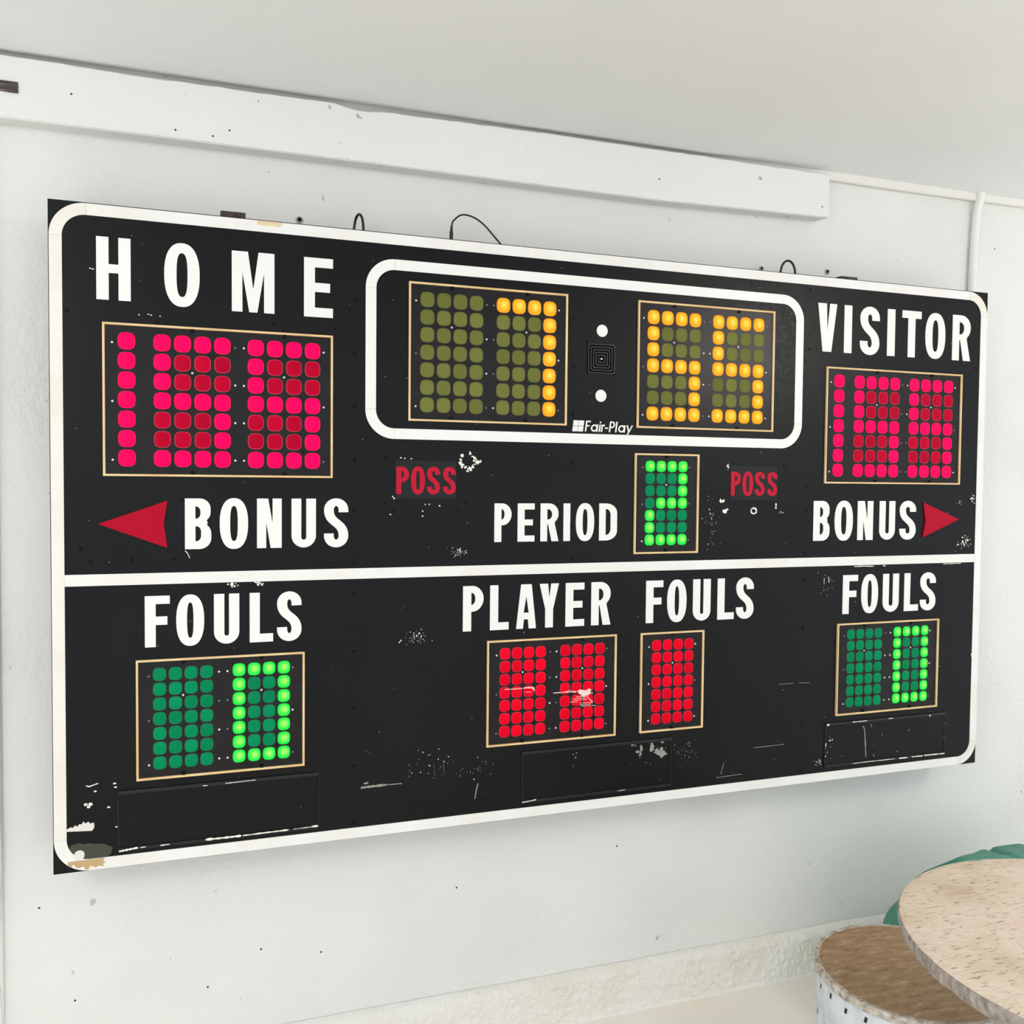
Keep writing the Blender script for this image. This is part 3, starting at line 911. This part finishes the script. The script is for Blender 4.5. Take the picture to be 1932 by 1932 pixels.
for x, z in ((2.096, .113), (2.19, .118), (2.319, .127), (2.318, .085), (2.15, .06)):
    c.blob(x, z, .0022, .0018, y=-.0012, n=6)
c.streak([(1.675, .1127), (1.7713, .1141)], .0012)
c.streak([(1.749, .2781), (1.7960, .2778)], .0012)
c.streak([(1.815, .2768), (1.8493, .2758)], .0010)
c.streak([(1.575, .052), (1.583, .080)], .0012)
c.streak([(1.561, .044), (1.64, .046)], .0012)
c.done('scuffs', M_chip_grey)

c = Chips(9)                                          # worn edges of the name slots
Y = -0.0036
c.streak([(.1243, .0345), (.1420, .0362), (.1603, .0381)], .0045, Y)
c.streak([(.165, .0375), (.176, .0380)], .0020, Y)
c.streak([(.205, .0372), (.2229, .0378)], .0026, Y)
c.streak([(.2956, .0383), (.335, .0378), (.3689, .0378)], .0050, Y)
c.streak([(.372, .0378), (.420, .0385), (.47, .0388)], .0034, Y)
c.streak([(.48, .0390), (.5341, .0398)], .0014, Y)
c.streak([(.520, .0400), (.534, .0400)], .0046, Y)
c.streak([(.3361, .1565), (.36, .1570), (.40, .1578)], .0016, Y)
c.streak([(.29, .1560), (.30, .1560)], .0018, Y)
c.streak([(1.0195, .0395), (1.035, .0400), (1.056, .0425)], .0022, Y)
c.streak([(1.275, .0405), (1.295, .0412)], .0014, Y)
c.streak([(1.9944, .0408), (2.05, .0412), (2.14, .0405)], .0018, Y)
c.streak([(2.155, .0405), (2.185, .0402)], .0046, Y)
c.streak([(2.20, .0405), (2.24, .0400)], .0030, Y)
c.streak([(2.245, .0405), (2.3186, .0395)], .0034, Y)
c.streak([(1.9913, .1570), (2.0418, .1573)], .0022, Y)
c.streak([(2.115, .1572), (2.13, .1573)], .0020, Y)
c.blob(1.910, .1560, .0045, .0030, Y, 8, .15)
c.blob(2.262, .1540, .0030, .0022, Y)
c.done('slot_wear', M_chip)

c = Chips(21)                                         # faint rubs in the enamel
c.specks(.255, .505, .10, .04, 10, .001, .002)
c.streak([(.25, .39), (.262, .36)], .0012)
for x, z in ((.30, .12), (.70, .34), (.72, .52), (1.62, .93), (2.21, .655), (.80, .12), (.816, .124), (.64, .2)):
    c.streak([(x, z), (x + .012, z - .010 + .02 * c.r.random())], .0010)
c.streak([(.800, .152), (.803, .125)], .0022)
c.streak([(.823, .160), (.825, .135)], .0026)
for i in range(30):
    c.blob(rg.uniform(.05, 2.4), rg.uniform(.04, .58), .0012, .0010, n=5)
c.done('faint_rubs', M_chip_dim)

# old tape and torn paper in the lower left corner
flat('torn_paper', [[(.0246, .0874), (.0731, .0838), (.0772, .0900), (.0770, .0990), (.0735, .1005), (.0700, .0985), (.0660, .1035), (.0600, .1000), (.0570, .1050), (.0530, .0990), (.0490, .1000), (.0455, .0955), (.0410, .0985), (.0370, .0935), (.0330, .0955), (.0276, .0925), (.0220, .0905)]], M_paper, SB, .0012, -.0016)
flat('torn_paper', [superell(.0489, .0356, .0098, .0100, 2.2, 14)], M_paper, SB, .0012, -.0020)
flat('tape_residue', [[(.0322, .0566), (.0380, .0590), (.0491, .0612), (.056, .0570), (.066, .0585), (.075, .0560), (.094, .0540), (.1122, .0443), (.1080, .0300), (.1009, .0256), (.030, .0256), (.0290, .0400)]], M_tape, SB, .0012, -.0007)
flat('glue_stain', [[(.0270, .0235), (.0450, .0240), (.0700, .0238), (.0960, .0240), (.0940, .0170), (.0985, .0150), (.0930, .0120), (.0950, .0055), (.0860, .0090), (.0790, .0060), (.0740, .0090), (.0690, .0100), (.0675, .0120), (.0665, .0040), (.0600, .0030), (.0575, .0100), (.0545, .0110), (.0480, .0080), (.0420, .0110), (.0380, .0180), (.0330, .0120), (.0275, .0150)]], M_glue, SB, .0005, -.0014)
flat('torn_sticker', [[(.403, BH - .0105), (.420, BH - .0130), (.435, BH - .0110), (.452, BH - .0120), (.456, BH - .0020), (.404, BH - .0020)]], worn_white('yellowed_sticker', (240, 226, 196), (205, 180, 140)), SB, .0005, -.0014)

# scratched lenses of the player number display
pd = DISP[6]
c = Chips(31)
ox, oz = pd.location.x, pd.location.z
Y = -.0042
def PL(*p): return [(x - ox, z - oz) for x, z in p]
c.streak(PL((.9721, .3182), (.99, .3176), (1.018, .3172)), .0020, Y)
c.streak(PL((1.020, .3180), (1.034, .3185), (1.0467, .3165), (1.0475, .3095)), .0036, Y)
c.streak(PL((1.026, .3080), (1.040, .3070)), .0012, Y)
c.streak(PL((1.0979, .3005), (1.125, .3008), (1.1569, .2990)), .0018, Y)
c.streak(PL((1.125, .3010), (1.140, .3032), (1.160, .3000)), .0016, Y)
for x, z, rx, rz in ((1.1740, .2985, .011, .0062), (1.1850, .2960, .012, .0060), (1.1780, .2920, .007, .0060), (1.192, .3000, .006, .0045)):
    c.blob(x - ox, z - oz, rx, rz, Y, 11, .3)
c.streak(PL((1.192, .2955), (1.2026, .2935)), .0030, Y)
for k in range(7):
    z = .2870 - k * .0040
    a = 1.142 + .03 * c.r.random()
    c.streak(PL((a, z), (a + .02 + .03 * c.r.random(), z - .001)), .0012, Y)
c.streak(PL((1.186, .288), (1.194, .279), (1.202, .272)), .0020, Y)
c.done('scratches', mat('pink_scratch', (240, 214, 205), .6, .3), pd)

# ---- brackets, cable loops and knob on top of the cabinet
def bracket(x0, x1, z1, rough):
    bm = bmesh.new()
    box(bm, x0, x1, 0.012, 0.10, BH - .004, BH + z1, bevel=.0015)
    o = obj('hanger_bracket', bm, M_rust, SB)
    bm = lathe(bmesh.new(), [(0, .012), (.010, .010), (.012, .004), (.012, 0)], 16)
    if rough:
        obj('bolt_head', bm, mat('grey_bolt', (120, 118, 112), .5, .5, .4), o, ((x0 + x1) / 2, .14, BH + .012 + .02), (math.radians(90), 0, 0))
    else:
        bm.free()
bracket(.3290, .3805, .0150, True)
bracket(1.9320, 1.9880, .0098, False)
def loop(x0, x1, top, lean):
    pts = []
    for i in range(25):
        t = math.pi * i / 24
        pts.append(((x0 + x1) / 2 - (x1 - x0) / 2 * math.cos(t), .07 + lean * math.cos(t), BH - .01 + (top - BH + .01) * math.sin(t) ** .62))
    obj('cable_loop', tube(bmesh.new(), pts, .0030, 10), M_rubber, SB, smooth=True)
loop(.6245, .6405, 1.4255, .020)
loop(1.7820, 1.8250, 1.4235, .005)
obj('pink_knob', lathe(bmesh.new(), [(0, .0160), (.003, .0155), (.0048, .012), (.0048, 0)], 16), M_pink, SB, (.9198, .07, BH - .002), smooth=True)

cab = thing('signal_cable', 'thin black cable with plug arching over the top edge of the scoreboard', 'cable', (BX + .8531, BY + .07, BZ + BH - .002))
pp = [(.854, 1.4236), (.8565, 1.4320), (.8625, 1.4390), (.8733, 1.4479), (.8853, 1.4512), (.9017, 1.4493), (.9204, 1.4418), (.9405, 1.4271), (.9596, 1.4080), (.9811, 1.3869), (.998, 1.3690)]
obj('cord', tube(bmesh.new(), smoothpath([(x - .8531, .0 + .04 * max(0, x - .95), z - BH + .002) for x, z in pp], 6), .0021, 10), M_rubber, cab, smooth=True)
obj('plug', tube(bmesh.new(), [(0, 0, 0), (0, 0, .038), (0, 0, .0405), (.0004, 0, .0475), (.0009, 0, .0535)], [.0044, .0044, .0033, .0029, .0024], 14), mat('plug_grey', (38, 36, 38), .4, .5), cab, smooth=True)

# ------------------------------------------------------------------ things on the wall
def wall_hole(x, z, r, label):
    bm = lathe(bmesh.new(), [(0, .0008), (r * .55, .0010), (r * .62, .0040), (r * .9, .0034), (r, 0)], 16)
    for f in bm.faces:
        cc = f.calc_center_median()
        f.material_index = 1 if math.hypot(cc.x, cc.y) < r * .56 else 0
    o = obj('wall_anchor', bm, [mat('anchor_plaster', (176, 172, 164), .8, .2), mat('anchor_bore', (18, 18, 18), .8, .1)], None, (x, -.0003, z + BZ), (math.radians(90), 0, 0))
    tag(o, label, 'wall anchor')
wall_hole(.5075, 1.4215, .0085, 'plastic wall anchor with dark bore between rusty bracket and narrow cable loop')
wall_hole(1.7728, 1.4170, .0070, 'small plastic wall anchor left of the wide cable loop above the scoreboard')
wall_hole(1.9946, 1.4270, .0080, 'chipped wall anchor above the flat black hanger bracket near VISITOR')

# metal strap on the beam
bm = bmesh.new()
box(bm, -.16, -.0650, -.0635, -.0595, 1.6035 + BZ, 1.6258 + BZ, bevel=.001)
M_strap = mat('worn_metal_strap', (84, 76, 72), .35, .5, .6)
n = NT(M_strap); v = n.coord((3, 20, 60))
n.link(n.ramp(n.noise(v, 3, 4, .7), [(0.35, lin(52, 44, 42)), (0.55, lin(96, 86, 82)), (0.68, lin(205, 200, 198))]), n.b.inputs['Base Color'])
tag(obj('metal_strap', bm, M_strap), 'worn dark metal strap fixed to the white beam under the ceiling', 'strap')

# painted conduit running from the ceiling down behind the board
cd = thing('conduit_pipe', 'white painted conduit pipe running down the wall behind the scoreboard corner', 'pipe', (2.520, -.014, 1.0 + BZ))
pts = [(.012, -.012, .722), (.011, -.0115, .69), (.009, -.004, .655), (.006, 0, .60), (0, 0, .45), (-.004, 0, .20), (-.008, 0, -.2)]
M_pipe = wall_material('white_pipe_paint', (238, 240, 238), bump=.3, smudge=0)
obj('pipe', tube(bmesh.new(), smoothpath(pts, 6), .0115, 16), M_pipe, cd, smooth=True)

# nail holes and dents on beam and wall
def nick(x, y, z, r=.0022):
    o = obj('nail_hole', lathe(bmesh.new(), [(0, .0004), (r * .8, .0005), (r, 0)], 8), mat('nail_dark', (60, 54, 50), .8, .2), None, (x, y, z + BZ), (math.radians(90), 0, 0))
    return o
BEAM = bpy.data.objects['trim_1']
WALL = bpy.data.objects['wall_back']
for x, z in ((.034, 1.6175), (.238, 1.571), (.315, 1.568), (.35, 1.585), (1.417, 1.605), (1.927, 1.588)):
    nick(x, -.0605, z).parent = BEAM
for x, z in ((.90, -.22), (.42, -.30), (.30, -.37), (1.35, -.17), (.56, -.33), (2.62, 1.55), (.02, -.35), (-.05, -.13)):
    nick(x, -.0002, z, .0024).parent = WALL

# thin white cable hanging down the corner bead
pts = [(-.1235, -.014, .62 + BZ), (-.1240, -.014, .2 + BZ), (-.1215, -.014, .02 + BZ), (-.1240, -.014, -.10 + BZ), (-.1280, -.014, -.25 + BZ), (-.1225, -.014, -.38 + BZ), (-.1280, -.014, -.5 + BZ), (-.1300, -.014, 0.0)]
tag(obj('thin_cable', tube(bmesh.new(), smoothpath(pts, 8), .0022, 8), mat('white_cable', (226, 228, 228), .4, .4), smooth=True), 'thin white cable hanging down the corner left of the scoreboard', 'cable')

# ------------------------------------------------------------------ table, stool, green bag
M_stone = mat('beige_stone', (214, 194, 170), .5, .4)
n = NT(M_stone)
v = n.coord((1, 1, 1), (0, 0, math.radians(14)))
vs_ = n.coord((3.0, 14, 1), (0, 0, math.radians(20)))
pit = n.noise(vs_, 13, 6, .70)
tone = n.noise(v, 7, 4, .6)
base = n.ramp(tone, [(.30, lin(202, 180, 152)), (.45, lin(226, 207, 184)), (.56, lin(234, 218, 200)), (.72, lin(228, 196, 182))])
dark = n.ramp(pit, [(.545, (0, 0, 0)), (.66, (.9, .9, .9))])
col = n.mix(dark, base, lin(138, 118, 98))
lt = n.ramp(n.noise(vs_, 30, 4), [(.60, (0, 0, 0)), (.75, (.6,) * 3)])
col = n.mix(lt, col, lin(240, 228, 210))
n.link(col, n.b.inputs['Base Color'])
n.link(n.bump(pit, .25, .003), n.b.inputs['Normal'])
M_stone_edge = mat('grey_stone_edge', (170, 160, 150), .75, .3)
n = NT(M_stone_edge); v = n.coord((1, 1, .4))
n.link(n.ramp(n.noise(v, 70, 5, .7), [(.35, lin(128, 118, 110)), (.6, lin(176, 166, 156)), (.75, lin(214, 206, 196))]), n.b.inputs['Base Color'])
n.link(n.bump(n.noise(v, 60, 5), .6, .006), n.b.inputs['Normal'])
M_ped = mat('dark_iron', (40, 40, 42), .5, .5, .6)

TX, TY, TZ, TR = 1.652, -1.189, .720, .333
tb = thing('cafe_table', 'small round table with a beige stone top overlapping the brown stool', 'table', (TX, TY, 0))
bm = bmesh.new()
N = 160
prof = [(0, 0), (.5, 0), (.8, 0), (.97, 0), (.992, -.0012), (1.0, -.005), (.998, -.015), (.990, -.025), (.975, -.030), (0, -.030)]
rings = []
for f, z in prof:
    if f == 0:
        rings.append([bm.verts.new((0, 0, z))]); continue
    ring = []
    for k in range(N):
        t = 2 * math.pi * k / N
        ch = 0
        if f > .96:
            ch = max(0, noise.fractal(Vector((math.cos(t) * 14, math.sin(t) * 14, z * 60)), 1, 2, 4) - .1) * .0045
        ring.append(bm.verts.new(((TR * f - ch) * math.cos(t), (TR * f - ch) * math.sin(t), z)))
    rings.append(ring)
for i, (A, B) in enumerate(zip(rings, rings[1:])):
    for k in range(N):
        j = (k + 1) % N
        if len(A) == 1: f = bm.faces.new((A[0], B[k], B[j]))
        elif len(B) == 1: f = bm.faces.new((A[k], A[j], B[0]))
        else: f = bm.faces.new((A[k], A[j], B[j], B[k]))
        f.material_index = 1 if i >= 4 else 0
bmesh.ops.recalc_face_normals(bm, faces=bm.faces)
obj('table_top', bm, [M_stone, M_stone_edge], tb, (0, 0, TZ))
obj('pedestal', lathe(bmesh.new(), [(0, TZ - .03), (.11, TZ - .03), (.11, TZ - .038), (.034, TZ - .05), (.034, .06), (.045, .035), (0, .035)], 32), M_ped, tb, smooth=False)
obj('foot', lathe(bmesh.new(), [(0, .04), (.05, .04), (.18, .022), (.20, .012), (.20, 0), (0, 0)], 40), M_ped, tb)

SX, SY, SZ, SR = 1.667, -.731, .440, .192
st = thing('drum_stool', 'drum stool with brown wooden seat and white perforated metal side', 'stool', (SX, SY, 0))
M_wood = mat('worn_brown_wood', (138, 112, 84), .5, .35)
n = NT(M_wood)
v = n.coord((2.5, 8, 1), (0, 0, math.radians(20)))
n.link(n.ramp(n.noise(v, 9, 8, .75), [(.28, lin(112, 88, 64)), (.44, lin(156, 127, 96)), (.58, lin(174, 146, 112)), (.70, lin(214, 188, 152))]), n.b.inputs['Base Color'])
n.link(n.bump(n.noise(v, 20, 5), .2, .002), n.b.inputs['Normal'])
M_rim = mat('chipped_white_rim', (206, 198, 186), .6, .3)
n = NT(M_rim); v = n.coord()
n.link(n.ramp(n.noise(v, 60, 5, .7), [(.38, lin(150, 138, 122)), (.55, lin(204, 196, 184)), (.75, lin(226, 222, 214))]), n.b.inputs['Base Color'])
M_drum = mat('whitewashed_metal', (214, 220, 226), .5, .45)
n = NT(M_drum); v = n.coord()
n.link(n.ramp(n.noise(v, 18, 6, .7), [(.30, lin(188, 194, 200)), (.52, lin(216, 222, 228)), (.75, lin(232, 235, 238))]), n.b.inputs['Base Color'])
n.link(n.bump(n.noise(v, 30, 4), .2, .003), n.b.inputs['Normal'])
obj('seat', lathe(bmesh.new(), [(0, SZ), (SR - .010, SZ), (SR - .012, SZ - .004), (0, SZ - .004)], 72), M_wood, st)
bm = lathe(bmesh.new(), [(SR - .0115, SZ - .003), (SR - .0105, SZ + .0006), (SR - .002, SZ), (SR, SZ - .004), (SR - .001, SZ - .016), (SR - .0065, SZ - .019)], 96)
for vv in bm.verts:
    vv.co += Vector((vv.co.x, vv.co.y, 0)).normalized() * noise.noise(vv.co * 55) * .0012
obj('seat_rim', bm, M_rim, st)
obj('drum', lathe(bmesh.new(), [(SR - .006, SZ - .016), (SR - .006, SZ - .20), (SR - .004, .02), (SR - .004, 0), (SR - .02, 0), (SR - .02, SZ - .02)], 72), M_drum, st, smooth=False)
M_slot = mat('slot_dark', (52, 54, 56), .7, .2)
for row, z in enumerate((SZ - .034, SZ - .105, SZ - .176, SZ - .247)):
    for k in range(26):
        a = 2 * math.pi * (k + .5 * (row % 2)) / 26 + .12
        zz = z - .005 * (k % 2)
        r = SR - .0068
        o = obj('slot_hole', boxm(-.0030, .0030, -.0008, .0020, -.0060, .0060), M_slot, st, (r * math.cos(a), r * math.sin(a), zz), (0, .25, a + math.pi / 2))

# green bag on the floor behind the table
M_green = mat('teal_tarp', (66, 134, 114), .45, .45)
n = NT(M_green); v = n.coord()
n.link(n.ramp(n.noise(v, 5, 4), [(.3, lin(52, 118, 100)), (.55, lin(72, 142, 122)), (.8, lin(112, 172, 154))]), n.b.inputs['Base Color'])
n.link(n.bump(n.noise(v, 14, 4, .6), .5, .02), n.b.inputs['Normal'])
bm = bmesh.new()
NU, NV = 96, 48
GX, GY, GZ = 2.362, -.36, .225
rows = []
for j in range(NV + 1):
    ph = -math.pi / 2 + math.pi * j / NV
    row = []
    for i in range(NU):
        th = 2 * math.pi * i / NU
        e = lambda a: math.copysign(abs(a) ** .86, a)
        x, y, z = e(math.cos(th)) * e(math.cos(ph)), e(math.sin(th)) * e(math.cos(ph)), e(math.sin(ph))
        p = Vector((x, y, z))
        fold = 1 - abs(noise.noise(Vector((p.x * 3.1 + 2, p.y * 3.1, p.z * 1.3)))) * 2
        d = 1 + .045 * fold + .03 * noise.noise(p * 5)
        fold2 = max(0, 1 - abs(x + .14 - .10 * z) / .05)
        d -= .05 * fold2
        q = Vector((GX + .405 * x * d, GY + .150 * y * d, GZ + 0.212 * z * d - .03 * abs(x) ** 2))
        q.z = max(q.z, .002); q.y = min(q.y, -.028)
        row.append(bm.verts.new(q))
    rows.append(row)
for A, B in zip(rows, rows[1:]):
    for i in range(NU):
        k = (i + 1) % NU
        bm.faces.new((A[i], A[k], B[k], B[i]))
bmesh.ops.remove_doubles(bm, verts=bm.verts, dist=1e-5)
bmesh.ops.recalc_face_normals(bm, faces=bm.faces)
for vv in bm.verts:
    vv.co -= Vector((GX, GY, 0))
tag(obj('tarp_bag', bm, M_green, None, (GX, GY, 0), smooth=True), 'crumpled teal green tarp bag on the floor between the stone table and the wall', 'bag')
